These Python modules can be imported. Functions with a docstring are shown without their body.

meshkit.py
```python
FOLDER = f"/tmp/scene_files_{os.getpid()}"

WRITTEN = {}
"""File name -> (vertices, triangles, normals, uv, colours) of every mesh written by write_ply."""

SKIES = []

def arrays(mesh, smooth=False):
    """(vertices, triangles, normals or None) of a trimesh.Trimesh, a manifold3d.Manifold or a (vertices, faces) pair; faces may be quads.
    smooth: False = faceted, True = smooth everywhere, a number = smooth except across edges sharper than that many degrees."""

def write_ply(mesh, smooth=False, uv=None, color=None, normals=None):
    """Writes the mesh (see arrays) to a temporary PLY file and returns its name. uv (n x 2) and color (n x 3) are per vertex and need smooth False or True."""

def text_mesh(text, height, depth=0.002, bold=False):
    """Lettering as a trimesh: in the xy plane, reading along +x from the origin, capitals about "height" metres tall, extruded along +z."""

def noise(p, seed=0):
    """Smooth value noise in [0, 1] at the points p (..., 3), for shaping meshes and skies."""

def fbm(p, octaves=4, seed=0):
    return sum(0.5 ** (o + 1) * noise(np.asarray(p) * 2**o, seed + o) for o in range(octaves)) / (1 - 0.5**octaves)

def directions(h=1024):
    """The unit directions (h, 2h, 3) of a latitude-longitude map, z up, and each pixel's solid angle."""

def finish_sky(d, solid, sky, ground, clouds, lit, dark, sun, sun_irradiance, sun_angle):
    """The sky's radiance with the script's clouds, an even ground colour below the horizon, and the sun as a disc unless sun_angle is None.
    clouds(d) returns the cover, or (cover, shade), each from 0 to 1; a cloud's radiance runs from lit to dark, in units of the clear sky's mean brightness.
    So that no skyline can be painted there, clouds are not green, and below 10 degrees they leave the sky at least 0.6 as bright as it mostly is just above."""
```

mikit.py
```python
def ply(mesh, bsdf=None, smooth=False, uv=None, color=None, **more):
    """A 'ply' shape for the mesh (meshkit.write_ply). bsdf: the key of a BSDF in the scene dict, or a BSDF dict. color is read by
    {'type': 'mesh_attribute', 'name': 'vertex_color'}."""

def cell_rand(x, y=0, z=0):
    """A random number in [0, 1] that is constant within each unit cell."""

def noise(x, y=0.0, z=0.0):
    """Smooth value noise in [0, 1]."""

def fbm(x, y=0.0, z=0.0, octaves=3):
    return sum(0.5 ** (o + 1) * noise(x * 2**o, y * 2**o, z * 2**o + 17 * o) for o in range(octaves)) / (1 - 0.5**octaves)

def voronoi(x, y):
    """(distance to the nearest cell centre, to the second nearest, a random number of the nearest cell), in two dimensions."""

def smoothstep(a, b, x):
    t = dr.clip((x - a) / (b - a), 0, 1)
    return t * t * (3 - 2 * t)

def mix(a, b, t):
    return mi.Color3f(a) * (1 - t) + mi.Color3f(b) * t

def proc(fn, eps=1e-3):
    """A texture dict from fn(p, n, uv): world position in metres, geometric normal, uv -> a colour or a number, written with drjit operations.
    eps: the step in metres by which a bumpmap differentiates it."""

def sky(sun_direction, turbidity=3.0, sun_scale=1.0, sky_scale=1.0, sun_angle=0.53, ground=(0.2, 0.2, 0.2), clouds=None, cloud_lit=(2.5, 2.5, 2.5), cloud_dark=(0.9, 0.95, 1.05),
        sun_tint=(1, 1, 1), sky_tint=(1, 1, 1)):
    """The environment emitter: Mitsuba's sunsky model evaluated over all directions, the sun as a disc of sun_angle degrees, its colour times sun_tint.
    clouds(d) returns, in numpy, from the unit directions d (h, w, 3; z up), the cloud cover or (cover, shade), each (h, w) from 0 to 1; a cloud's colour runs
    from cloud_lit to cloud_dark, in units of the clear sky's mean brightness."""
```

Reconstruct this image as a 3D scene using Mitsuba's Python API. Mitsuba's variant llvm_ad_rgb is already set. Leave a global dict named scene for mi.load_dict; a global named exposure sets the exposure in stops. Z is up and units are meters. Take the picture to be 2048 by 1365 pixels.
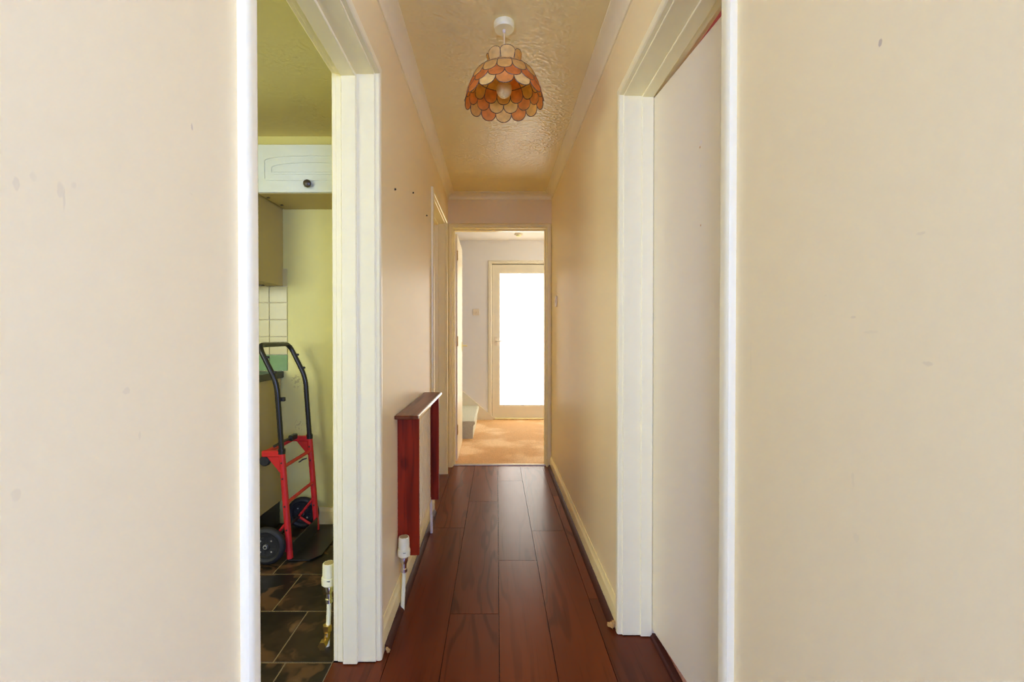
import math, random
import numpy as np, trimesh, manifold3d as m3, mitsuba as mi, drjit as dr, mikit
from mikit import proc, noise, fbm, voronoi, cell_rand, smoothstep, mix
from shapely.geometry import Polygon, box as sbox
from shapely.ops import unary_union
from trimesh.creation import triangulate_polygon

T = mi.ScalarTransform4f
random.seed(7); RNG = np.random.default_rng(7)
scene, labels = {}, {}
F = 920.0                      # focal length in pixels of the 2048-wide frame
CAMH = 1.14
PITCH = math.radians(0.6)
# ---------------------------------------------------------------- camera, light, exposure
scene['camera'] = {'type': 'perspective', 'fov_axis': 'x', 'fov': 2*math.degrees(math.atan(1024/F)),
    'principal_point_offset_x': 31/2048, 'near_clip': 0.02, 'far_clip': 60.0,
    'to_world': T().look_at(origin=[0, 0, CAMH], target=[0, math.cos(PITCH), CAMH-math.sin(PITCH)], up=[0, 0, 1])}
exposure = 0.06
L_ADDED_LOBBY = (12.3, 17.1, 45.5)      # added, unseen lobby windows behind the camera, tinted blue to neutralise cream walls
L_FRONT = (4.0, 3.9, 3.7)        # daylight in the frosted glass of the front door
L_ADDED_HALL = (4.6, 4.4, 4.0)         # added, unseen hall window that brightens the far wall
L_KITCHEN = (8.4, 9.0, 8.6)      # kitchen window
L_ADDED_RIGHT = (3.0, 2.8, 2.6)       # added, unseen window that lights the pink room on the right

# ---------------------------------------------------------------- dimensions (metres; y is away from the camera)
XL, XR = -0.420, 0.478           # corridor walls
WT = 0.134                       # thickness of the partition walls
XLK, XRR = XL-WT, XR+WT
YE = 4.0                         # end wall
YE2 = YE+0.13
YB = -0.22                       # here the corridor opens into the added lobby behind the camera
LBX0, LBX1, LBY = -1.40, 2.00, -1.95   # walls of the added, unseen lobby
HC = 2.378                       # corridor ceiling
YK, HK = 2.79, 2.347             # kitchen far wall and ceiling
YF, HF = 6.25, 2.44              # hall far wall and ceiling
KX0, KY0 = -3.2, 0.05           # kitchen outer corner

# ---------------------------------------------------------------- materials
def rgb(*c): return {'type': 'rgb', 'value': list(c)}
def S(v):                        # sRGB 0..255 -> linear
    return tuple((x/255/12.92 if x/255 < 0.04045 else ((x/255+0.055)/1.055)**2.4) for x in v)
def mat(name, color, rough=0.5, spec=0.5, two=True, **k):
    c = color if isinstance(color, dict) else rgb(*color)
    b = {'type': 'principled', 'base_color': c, 'roughness': rough, 'specular': spec, **k}
    scene[name] = {'type': 'twosided', 'bsdf': b} if two else b
    return name
def bumped(name, color, fn, scale, rough=0.5, spec=0.5, eps=1e-3):
    c = color if isinstance(color, dict) else rgb(*color)
    scene[name] = {'type': 'twosided', 'bsdf': {'type': 'bumpmap', 'arbitrary': proc(fn, eps), 'scale': scale,
        'bsdf': {'type': 'principled', 'base_color': c, 'roughness': rough, 'specular': spec}}}
    return name

def px_wall(px, py, X):          # a mark on a side wall, from where the photograph shows it
    y = X*F/(px-993.0)
    return y, CAMH+(673-py)*y/F
MARKS = [(*px_wall(*m[:3]), m[2], *m[3:]) for m in [
    (387, 256, XL, .0020, .0060, .40), (124, 380, XL, .004, .008, .14), (131, 400, XL, .0014, .012, .16), (36, 368, XL, .003, .006, .14), (70, 352, XL, .003, .005, .10),
    (252, 783, XL, .005, .004, .13), (278, 872, XL, .002, .006, .12), (28, 992, XL, .004, .006, .10), (150, 372, XL, .003, .004, .10), (385, 390, XL, .006, .002, .08),
    (1755, 90, XR, .0035, .0045, .60), (1707, 635, XR, .006, .002, .18), (1855, 729, XR, .006, .003, .16), (1840, 468, XR, .006, .002, .12),
    (1650, 592, XR, .004, .002, .10), (1708, 960, XR, .003, .012, .08), (1715, 1077, XR, .006, .006, .07), (1740, 665, XR, .012, .002, .07), (1440+62, 720, XR, .002, .03, .06)]]
def wall_color(p, n, uv):
    base = mix((0.865, 0.715, 0.34), (0.84, 0.68, 0.305), fbm(p.x*1.7, p.y*1.7, p.z*1.7, 3))
    dark = mi.Float(0)
    for y, z, X, ry, rz, a in MARKS:
        side = dr.select(p.x*X > 0, 1.0, 0.0)
        wob = (noise(p.y*260, p.z*260) - 0.5)*1.2
        d = dr.square((p.y-y)/ry) + dr.square((p.z-z)/rz) + wob
        dark = dr.maximum(dark, side*a*(1-smoothstep(0.3, 1.3, d)))
    return mix(base, (0.32, 0.24, 0.16), dark)
mat('paint_cream', proc(wall_color), 0.42, 0.45)
mat('paint_hall', (0.80, 0.785, 0.76), 0.6, 0.3)
def kit_color(p, n, uv):
    base = mix((0.70, 0.655, 0.23), (0.66, 0.61, 0.20), fbm(p.x*2, p.y*2, p.z*2, 3))
    d = dr.square((p.x+1.215)/.035)+dr.square((p.z-.865)/.045)
    d2 = dr.square((p.x+1.20)/.03)+dr.square((p.z-.60)/.04)
    s = (1-smoothstep(.3, 1.2, dr.minimum(d, d2)))*smoothstep(.60, .70, noise(p.x*130, p.z*150, 2.0))
    return mix(base, (.22, .15, .05), s*.35)
mat('paint_kitchen', proc(kit_color), 0.5, 0.4)
mat('paint_pink', (0.75, 0.38, 0.36), 0.7, 0.2)
mat('paint_plain', (0.50, 0.51, 0.53), 0.7, 0.2)  # grey of the added lobby, chosen to keep its bounced light neutral
mat('gloss_hall', (0.84, 0.775, 0.58), 0.30, 0.5)
mat('gloss_white', (0.88, 0.795, 0.43), 0.28, 0.5)
mat('gloss_cream', (0.92, 0.79, 0.33), 0.30, 0.5)
mat('door_paint', (0.77, 0.67, 0.40), 0.40, 0.45)
mat('coving_white', (0.87, 0.77, 0.42), 0.6, 0.3)
mat('ceiling_artex', (0.83, 0.70, 0.30), 0.36, 0.5)
mat('ceiling_kitchen', (0.68, 0.60, 0.25), 0.34, 0.5)
mat('ceiling_hall', (0.80, 0.76, 0.68), 0.6, 0.3)

def plank_fn(seed, tone):
    def f(p, n, uv):
        ix = dr.floor((p.x+.58)/.195)
        r = cell_rand(ix, seed, 5)*40
        w = fbm(p.x*9+r, p.y*1.1+r, seed, 3)
        cath = dr.sin((p.x*46 + w*16 + dr.square((p.x+.58)/.195-ix-.5)*10*dr.sin(p.y*1.7+r))*2.2)
        fine = noise(p.x*420, p.y*12+r, seed)
        dark = noise(p.x*160, p.y*7+r, seed+9)
        c = mix(tone[0], tone[1], smoothstep(.2, .8, w))
        c = mix(c, tone[2], .42*smoothstep(.3, 1.0, cath)*smoothstep(.3, .7, noise(p.x*7+r, p.y*1.6, 3)) + .25*smoothstep(.55, .9, fine*.5+dark*.5))
        return c
    return f
TONES = [((.150, .027, .0045), (.102, .018, .0035), (.034, .007, .0022)), ((.172, .033, .0055), (.120, .022, .0045), (.040, .008, .0027)), ((.134, .024, .0045), (.094, .016, .0035), (.032, .006, .0022))]
for i, t in enumerate(TONES): mat(f'plank_{i}', proc(plank_fn(i*3.7+1, t)), 0.29, 0.20)
mat('added_dark_panel', (.10, .045, .02), .5, .4)  # dark brown of the added panel on the lobby back wall
mat('dark_gap', (.02, .008, .005), .6, .3)
mat('beading_wood', (.060, .016, .008), .5, .15)
def red_wood(p, n, uv):
    w = fbm(p.x*30, p.y*30, p.z*2.2, 3)
    k = dr.square((p.z-.60)/.035)+dr.square((p.x+.39)/.018)
    g = noise(p.x*150+w*6, p.y*60, p.z*5)
    c = mix((.27, .021, .004), (.165, .012, .0025), smoothstep(.3, .75, w))
    return mix(c, (.05, .006, .005), .45*smoothstep(.5, .9, g)+.5*(1-smoothstep(.1, 1.2, k)))
mat('red_wood', proc(red_wood), .30, .25)
def shelf_wood(p, n, uv):
    w = fbm(p.x*40, p.y*3.0, 3.0, 3)
    return mix((.17, .044, .011), (.085, .022, .006), smoothstep(.3, .75, w))
mat('shelf_wood', proc(shelf_wood), .34, .3)
mat('radiator_cream', (.86, .70, .32), .35, .5)
mat('plastic_white', (.88, .83, .43), .3, .5)
mat('plastic_cream', (.76, .66, .48), .35, .5)
mat('chrome', (.75, .75, .76), .16, .5, metallic=1.0)
mat('brass', (.62, .45, .18), .25, .5, metallic=1.0)
mat('bronze', (.045, .032, .018), .35, .5)
mat('unit_white', (.63, .665, .54), .35, .5)
mat('unit_beige', (.42, .33, .13), .5, .4)
mat('black_top', (.018, .017, .014), .3, .5)
mat('black_metal', (.012, .012, .013), .28, .5)
mat('black_rubber', (.014, .014, .014), .6, .4)
mat('red_metal', (.52, .020, .020), .30, .5)
mat('tile_cream', (.54, .48, .20), .22, .4)
mat('tile_green', (.13, .26, .07), .22, .4)
mat('grout_light', (.62, .58, .38), .8, .2)
mat('grout_floor', (.20, .145, .07), .8, .2)
def slate(seed):
    def f(p, n, uv):
        a = fbm(p.x*9+seed*7, p.y*9+seed*3, seed, 4)
        b = fbm(p.x*16+a*5, p.y*12-seed*5, seed+4, 3)
        c = mix((.010, .0085, .006), (.035, .022, .010), smoothstep(.35, .65, a))
        c = mix(c, (.12, .058, .020), smoothstep(.50, .70, b)*.8)
        return mix(c, (.16, .105, .05), smoothstep(.62, .80, a*.5+b*.5)*.8)
    return f
for i in range(3): mat(f'slate_{i}', proc(slate(i+1.3)), .38, .3)
def carpet(p, n, uv):
    a = fbm(p.x*3.1, p.y*3.1, 1.0, 4); b = noise(p.x*210, p.y*210, 2.0)
    c = mix((.72, .51, .30), (.55, .32, .14), smoothstep(.28, .66, a))
    return c*(.82+.36*b)
mat('carpet_orange', proc(carpet), .95, .1, sheen=.5)
def stair_carpet(p, n, uv):
    return mix((.46, .46, .36), (.58, .58, .48), noise(p.x*160, p.y*160, p.z*160))
mat('carpet_sage', proc(stair_carpet), .95, .1, sheen=.4)
CAPIZ = [((.88, .60, .17), 'a'), ((.86, .44, .11), 'b'), ((.80, .33, .07), 'c'), ((.93, .73, .28), 'd')]
def capiz_fn(c):
    def f(p, n, uv): return mi.Color3f(c)*(.78+.44*fbm(p.x*60, p.y*60, p.z*60, 2))
    return f
for c, s in CAPIZ:
    scene[f'capiz_{s}'] = {'type': 'principledthin', 'base_color': proc(capiz_fn(c)), 'roughness': .3, 'spec_trans': 0.0, 'diff_trans': 1.1, 'eta': 1.33}
mat('came', (.10, .045, .022), .4, .5)
mat('opal', (.84, .69, .34), .2, .5)
mat('cord_gold', (.70, .55, .26), .4, .5)
mat('caulk', (.55, .33, .10), .8, .2)
mat('threshold_metal', (.42, .36, .28), .4, .5, metallic=1.0)
mat('bright_metal', (.80, .78, .74), .25, .5, metallic=1.0)
mat('screw_dark', (.03, .02, .015), .5, .4)

# ---------------------------------------------------------------- mesh helpers
def bx(x0, x1, y0, y1, z0, z1, c=0.0):
    x0, x1 = min(x0, x1), max(x0, x1); y0, y1 = min(y0, y1), max(y0, y1); z0, z1 = min(z0, z1), max(z0, z1)
    if c <= 0: return trimesh.creation.box(bounds=[[x0, y0, z0], [x1, y1, z1]])
    c = min(c, .45*(x1-x0), .45*(y1-y0), .45*(z1-z0)); pts = []
    for X, sx in ((x0, 1), (x1, -1)):
        for Y, sy in ((y0, 1), (y1, -1)):
            for Z, sz in ((z0, 1), (z1, -1)):
                pts += [(X, Y+sy*c, Z+sz*c), (X+sx*c, Y, Z+sz*c), (X+sx*c, Y+sy*c, Z)]
    return trimesh.convex.convex_hull(np.array(pts))
def cat(*ms): return trimesh.util.concatenate([m for m in ms if m is not None])
def loft(rings, closed=True):
    """rings of points, joined; both ends capped (convex-ish rings)"""
    rings = [np.asarray(r, float) for r in rings]; n = len(rings[0]); v = np.vstack(rings); f = []
    for k in range(len(rings)-1):
        for i in range(n):
            a, b = k*n+i, k*n+(i+1) % n; f += [[a, b, b+n], [a, b+n, a+n]]
    for k, flip in ((0, True), (len(rings)-1, False)):
        v = np.vstack([v, rings[k].mean(0)]); ci = len(v)-1
        for i in range(n):
            a, b = k*n+i, k*n+(i+1) % n; f.append([ci, b, a] if flip else [ci, a, b])
    m = trimesh.Trimesh(v, f, process=False); trimesh.repair.fix_normals(m); return m
def extr(poly, h):
    return trimesh.creation.extrude_polygon(poly, h, engine='earcut')
def extrude_axis(poly2, axis, a, b):
    """polygon in the two other axes (x,z for axis y; y,z for axis x; x,y for z) extruded from a to b"""
    m = extr(poly2, abs(b-a)); v = m.vertices.copy(); lo = min(a, b)
    if axis == 'y': nv = np.c_[v[:, 0], v[:, 2]+lo, v[:, 1]]
    elif axis == 'x': nv = np.c_[v[:, 2]+lo, v[:, 0], v[:, 1]]
    else: nv = np.c_[v[:, 0], v[:, 1], v[:, 2]+lo]
    m = trimesh.Trimesh(nv, m.faces, process=False); trimesh.repair.fix_normals(m); return m
def tube(pts, r, sides=12, bend=0.0, steps=6):
    """a round tube through points, corners rounded by radius bend"""
    P = [np.asarray(p, float) for p in pts]; path = [P[0]]
    for i in range(1, len(P)-1):
        if bend <= 0: path.append(P[i]); continue
        a, b = P[i-1]-P[i], P[i+1]-P[i]; la, lb = np.linalg.norm(a), np.linalg.norm(b)
        d = min(bend, .45*la, .45*lb); A, B = P[i]+a/la*d, P[i]+b/lb*d
        for t in np.linspace(0, 1, steps): path.append((1-t)**2*A+2*t*(1-t)*P[i]+t*t*B)
    path.append(P[-1]); path = np.array(path); tan = np.gradient(path, axis=0); tan /= np.linalg.norm(tan, axis=1)[:, None]
    ref = np.array([0, 0, 1.0]) if abs(tan[0][2]) < .9 else np.array([1.0, 0, 0]); rings = []
    u = np.cross(tan[0], ref); u /= np.linalg.norm(u)
    rr = np.broadcast_to(r, (len(path),))
    for k in range(len(path)):
        u = u-tan[k]*np.dot(u, tan[k]); u /= np.linalg.norm(u); w = np.cross(tan[k], u)
        a = np.arange(sides)*2*np.pi/sides
        rings.append(path[k]+rr[k]*(np.cos(a)[:, None]*u+np.sin(a)[:, None]*w))
    return loft(rings)
def lathe(prof, center=(0, 0, 0), axis='z', n=32):
    """prof: (radius, along) pairs"""
    a = np.arange(n)*2*np.pi/n; rings = [np.c_[r*np.cos(a), r*np.sin(a), np.full(n, h)] for r, h in prof]
    m = loft(rings); v = m.vertices
    if axis == 'y': v = np.c_[v[:, 0], v[:, 2], v[:, 1]]
    if axis == 'x': v = np.c_[v[:, 2], v[:, 1], v[:, 0]]
    m = trimesh.Trimesh(v+np.asarray(center), m.faces, process=False); trimesh.repair.fix_normals(m); return m
def moved(m, M):
    m = m.copy(); m.apply_transform(M); return m

# ---------------------------------------------------------------- entries
_used = {}
def key_for(base):
    n = _used.get(base, 0); _used[base] = n+1
    return base if n == 0 else f'{base}_{n:03d}'
def obj(name, mesh, m, parent=None, smooth=30, **more):
    k = key_for(f'{parent}__{name}' if parent else name)
    scene[k] = mikit.ply(mesh, m, smooth=smooth, **more); return k
def thing(name, label, category, group=None):
    k = key_for(name); labels[k] = {'label': label, 'category': category}
    if group: labels[k]['group'] = group
    return k
def tag(k, label, category=None, group=None):
    labels[k] = {'label': label, **({'category': category} if category else {}), **({'group': group} if group else {})}; return k
def struct(name, mesh=None, m=None, label=None, category=None, smooth=30, **more):
    labels[name] = {'kind': 'structure', **({'label': label} if label else {}), **({'category': category} if category else {})}
    _used[name] = 1
    if mesh is not None: scene[name] = mikit.ply(mesh, m, smooth=smooth, **more)
    return name
def emit(name, mesh, radiance, parent, base='plastic_white', weight=1.0):
    k = obj(name, mesh, base, parent, smooth=False)
    scene[k]['emitter'] = {'type': 'area', 'radiance': rgb(*radiance), 'sampling_weight': weight}; return k

# ================================================================ the setting: shell
def wall_slab(x0, x1, y0, y1, z1, holes):
    """slab with door holes; holes along its long axis: (a0, a1, b0, b1)"""
    along_y = (y1-y0) > (x1-x0)
    a0, a1 = (y0, y1) if along_y else (x0, x1)
    p = sbox(a0, 0, a1, z1)
    for h in holes: p = p.difference(sbox(h[0], h[2], h[1], h[3]))
    return extrude_axis(p, 'x' if along_y else 'y', x0 if along_y else y0, x1 if along_y else y1)

LIN = .028                      # lining thickness
# clear openings: (a0, a1, height)
K_OP = (.790, 1.592, 2.042)     # kitchen doorway, left wall
L_OP = (2.999, 3.778, 2.060)    # second doorway, left wall
R_OP = (.960, 1.735, 2.042)     # doorway, right wall
E_OP = (-.378, .433, 2.075)     # end doorway
F_OP = (-.062, .785, 2.125)     # front door in the hall
def hole(o): return (o[0]-LIN, o[1]+LIN, -.01, o[2]+LIN)
struct('wall_left', wall_slab(XLK, XL, YB+.099, YE, HC+.15, [hole(K_OP), hole(L_OP)]), 'paint_cream', 'long cream left wall of the corridor', 'wall', smooth=False)
struct('wall_right', wall_slab(XR, XRR, YB+.099, YE, HC+.15, [hole(R_OP)]), 'paint_cream', 'long cream right wall of the corridor', 'wall', smooth=False)
struct('wall_end', wall_slab(XLK, XRR, YE, YE2, HC+.15, [hole(E_OP)]), 'paint_cream', 'cream wall above and around the end doorway', 'wall', smooth=False)
# added unseen lobby behind the camera, shaped to light mainly the near corridor
LWZ = (.75, 2.15)
LWA, LWB = (-1.34, -.46), (.54, 1.85)     # added lobby windows, either side of the added dark panel
lw = sbox(LBX0-.1, 0, LBX1+.1, HC+.15)
for w in (LWA, LWB): lw = lw.difference(sbox(w[0], LWZ[0], w[1], LWZ[1]))
struct('wall_added_lobby_back', extrude_axis(lw, 'y', LBY-.1, LBY), 'paint_plain', smooth=False)
struct('wall_added_lobby_left', bx(LBX0-.1, LBX0, LBY-.1, YB, 0, HC+.15), 'paint_plain', smooth=False)
struct('wall_added_lobby_right', bx(LBX1, LBX1+.1, LBY-.1, YB, 0, HC+.15), 'paint_plain', smooth=False)
struct('door_6', bx(-.40, .46, LBY-.02, LBY+.03, 0, 2.1, .003), 'added_dark_panel')  # added unseen dark panel, keeps the lobby back wall from lighting the end
struct('wall_added_lobby_front', cat(bx(LBX0-.1, XL, YB, YB+.10, 0, HC+.15), bx(XR, LBX1+.1, YB, YB+.10, 0, HC+.15)), 'paint_cream', smooth=False)
struct('ceiling_added_lobby', bx(LBX0, LBX1, LBY, YB, HC, HC+.1), 'paint_plain', smooth=False)
struct('floor_added_lobby', bx(LBX0, LBX1, LBY, YB, -.05, -.001), 'beading_wood', smooth=False)
import meshkit
def artex(x0, x1, y0, y1, z, step, amp):
    """a plastered ceiling with its stipple in relief (seen from below)"""
    nx, ny = int((x1-x0)/step)+1, int((y1-y0)/step)+1
    X, Y = np.meshgrid(np.linspace(x0, x1, nx), np.linspace(y0, y1, ny), indexing='ij'); P = np.stack([X, Y, 0*X], -1)
    w = (meshkit.fbm(P*30, 2, 3)[..., None]-.5)*np.array([.018, .018, 0])
    a = meshkit.noise((P+w)*[98, 108, 1], 5); b = meshkit.noise((P-w)*[140, 150, 1], 9)
    patch = np.clip(meshkit.fbm(P*5, 2, 11)*2.2-.35, .25, 1)
    h = np.clip((a*.65+b*.35-.38)/.34, 0, 1); h = h*h*(3-2*h)*patch
    V = np.stack([X, Y, z-amp*h], -1).reshape(-1, 3); i, j = np.meshgrid(np.arange(nx-1), np.arange(ny-1), indexing='ij'); q = i*ny+j
    f = np.vstack([np.stack([q, q+1, q+ny+1], -1).reshape(-1, 3), np.stack([q, q+ny+1, q+ny], -1).reshape(-1, 3)])
    return V, f
struct('ceiling', artex(XL, XR, YB, YE, HC, .0041, .0015), 'ceiling_artex', 'stippled cream corridor ceiling', 'ceiling', smooth=True)
obj('ceiling_board', bx(XL, XR, YB, YE, HC+.002, HC+.1), 'ceiling_artex', 'ceiling', smooth=False)
# kitchen
struct('wall_kitchen_far', bx(KX0, XLK, YK, YK+.12, 0, HK+.1), 'paint_kitchen', 'yellow green far wall of the kitchen', 'wall', smooth=False)
struct('wall_kitchen_left', bx(KX0-.12, KX0, KY0, YK+.12, 0, HK+.1), 'paint_kitchen', smooth=False)
KW = (-2.95, -1.52, .95, 2.05)   # kitchen window in its near wall: x0, x1, z0, z1
kn = sbox(KX0-.12, 0, XLK, HK+.1).difference(sbox(KW[0], KW[2], KW[1], KW[3]))
struct('wall_kitchen_near', extrude_axis(kn, 'y', KY0-.12, KY0), 'paint_kitchen', smooth=False)
struct('wall_kitchen_side', wall_slab(XLK-.004, XLK, KY0, YK, HK, [hole(K_OP)]), 'paint_kitchen', smooth=False)
struct('ceiling_kitchen_room', artex(-1.7, XLK-.004, .9, YK, HK, .0055, .0018), 'ceiling_kitchen', 'stippled yellow green kitchen ceiling', 'ceiling', smooth=True)
obj('ceiling_board', bx(KX0, XLK-.004, KY0, YK, HK+.0015, HK+.1), 'ceiling_kitchen', 'ceiling_kitchen_room', smooth=False)
# far hall
struct('wall_hall_far', wall_slab(-2.9, 1.75, YF, YF+.13, HF+.1, [hole(F_OP)]), 'paint_hall', 'pale far wall of the hall with the front door', 'wall', smooth=False)
struct('wall_hall_left', bx(-2.9, -2.8, YE2, YF, 0, HF+.1), 'paint_hall', smooth=False)
HW = (4.75, 5.75, 1.0, 2.1)      # added, unseen hall side window: y0, y1, z0, z1
hr = sbox(YE2, 0, YF, HF+.1).difference(sbox(HW[0], HW[2], HW[1], HW[3]))
struct('wall_hall_right', extrude_axis(hr, 'x', 1.65, 1.75), 'paint_hall', smooth=False)
struct('wall_hall_near', wall_slab(-2.8, 1.65, YE2, YE2+.006, HF, [hole(E_OP)]), 'paint_hall', smooth=False)
struct('ceiling_hall_room', bx(-2.8, 1.65, YE2, YF, HF, HF+.1), 'ceiling_hall', 'pale ceiling of the far hall', 'ceiling', smooth=False)
# room on the right, behind the ajar door
struct('wall_bedroom_far', bx(XRR+.02, 3.2, 3.0, 3.1, 0, HC+.1), 'paint_pink', smooth=False)
struct('wall_bedroom_near', bx(XRR+.02, 3.2, .44, .50, 0, HC+.1), 'paint_pink', smooth=False)
BW = (.9, 2.1, .9, 2.0)
br = sbox(.44, 0, 3.1, HC+.1).difference(sbox(BW[0], BW[2], BW[1], BW[3]))
struct('wall_bedroom_right', extrude_axis(br, 'x', 3.2, 3.3), 'paint_pink', smooth=False)
struct('wall_bedroom_side', wall_slab(XRR, XRR+.004, .5, 3.0, HC, [hole(R_OP)]), 'paint_pink', smooth=False)
struct('ceiling_bedroom', bx(XRR+.004, 3.3, .5, 3.0, HC, HC+.1), 'paint_pink', smooth=False)
# room behind the second left doorway is closed off by its door

# ---------------------------------------------------------------- floors
FLOOR_T = .012
region = unary_union([sbox(XL-.002, YB, XR+.002, YE+.045), sbox(XL-.15, K_OP[0]-.002, XL+.02, K_OP[1]+.002), sbox(XR-.02, R_OP[0]-.002, XR+.118, R_OP[1]+.002),
                      sbox(XL-.10, L_OP[0]-.002, XL+.02, L_OP[1]+.002), sbox(E_OP[0], YE, E_OP[1], YE+.055)])
struct('floor', extrude_axis(region.buffer(.0005), 'z', -.05, -FLOOR_T*.55), 'dark_gap', 'dark red laminate plank floor of the corridor', 'floor', smooth=False)
seams = [-.580, -.385, -.190, .010, .205, .400, .595]
first = [.90, .154, .59, 1.04, .112, .70]         # where a joint falls in each column
PL = 1.285
pk = 0
for c in range(6):
    y = first[c]-3*PL
    while y < YE+.1:
        r = sbox(seams[c]+.0011, y+.0011, seams[c+1]-.0011, y+PL-.0011).intersection(region)
        for g in getattr(r, 'geoms', [r]):
            if g.is_empty or g.area < 2e-4: continue
            top = extrude_axis(g, 'z', -FLOOR_T, 0.0)
            obj('plank', top, f'plank_{(c*2+pk) % 3}', 'floor', smooth=False)
        pk += 1; y += PL
struct('floor_kitchen', bx(KX0, XLK-.018, KY0, YK, -.05, -.0015), 'grout_floor', 'dark stone tiled kitchen floor', 'floor', smooth=False)
joint = {0: -.736, 1: -.781, 2: -.931, 3: -1.073, 4: -.80, 5: -1.0}
rows = [(.39, .69, -.80), (.69, .99, -.93), (.99, 1.294, -.62), (1.294, 1.594, -.736), (1.594, 1.894, -.781), (1.894, 2.19, -.931), (2.19, 2.49, -1.073), (2.49, 2.79, -.62)]
TW = .45
tk = 0
for y0, y1, j in rows:
    x = j-4*TW
    while x < -.56:
        a, b = max(x, -1.75), min(x+TW, XLK-.0185)
        if b-a > .02:
            obj('tile', bx(a+.0028, b-.0028, y0+.0028, y1-.0028, -.008, 0.0, .0012), f'slate_{tk % 3}', 'floor_kitchen', smooth=False); tk += 1
        x += TW
struct('floor_hall', bx(-2.8, 1.65, YE+.055, YF+.02, -.05, .006), 'carpet_orange', 'worn orange carpet of the far hall', 'floor', smooth=False)
struct('floor_bedroom', bx(XR+.125, 3.2, .5, 3.0, -.05, 0), 'carpet_orange', smooth=False)

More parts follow.
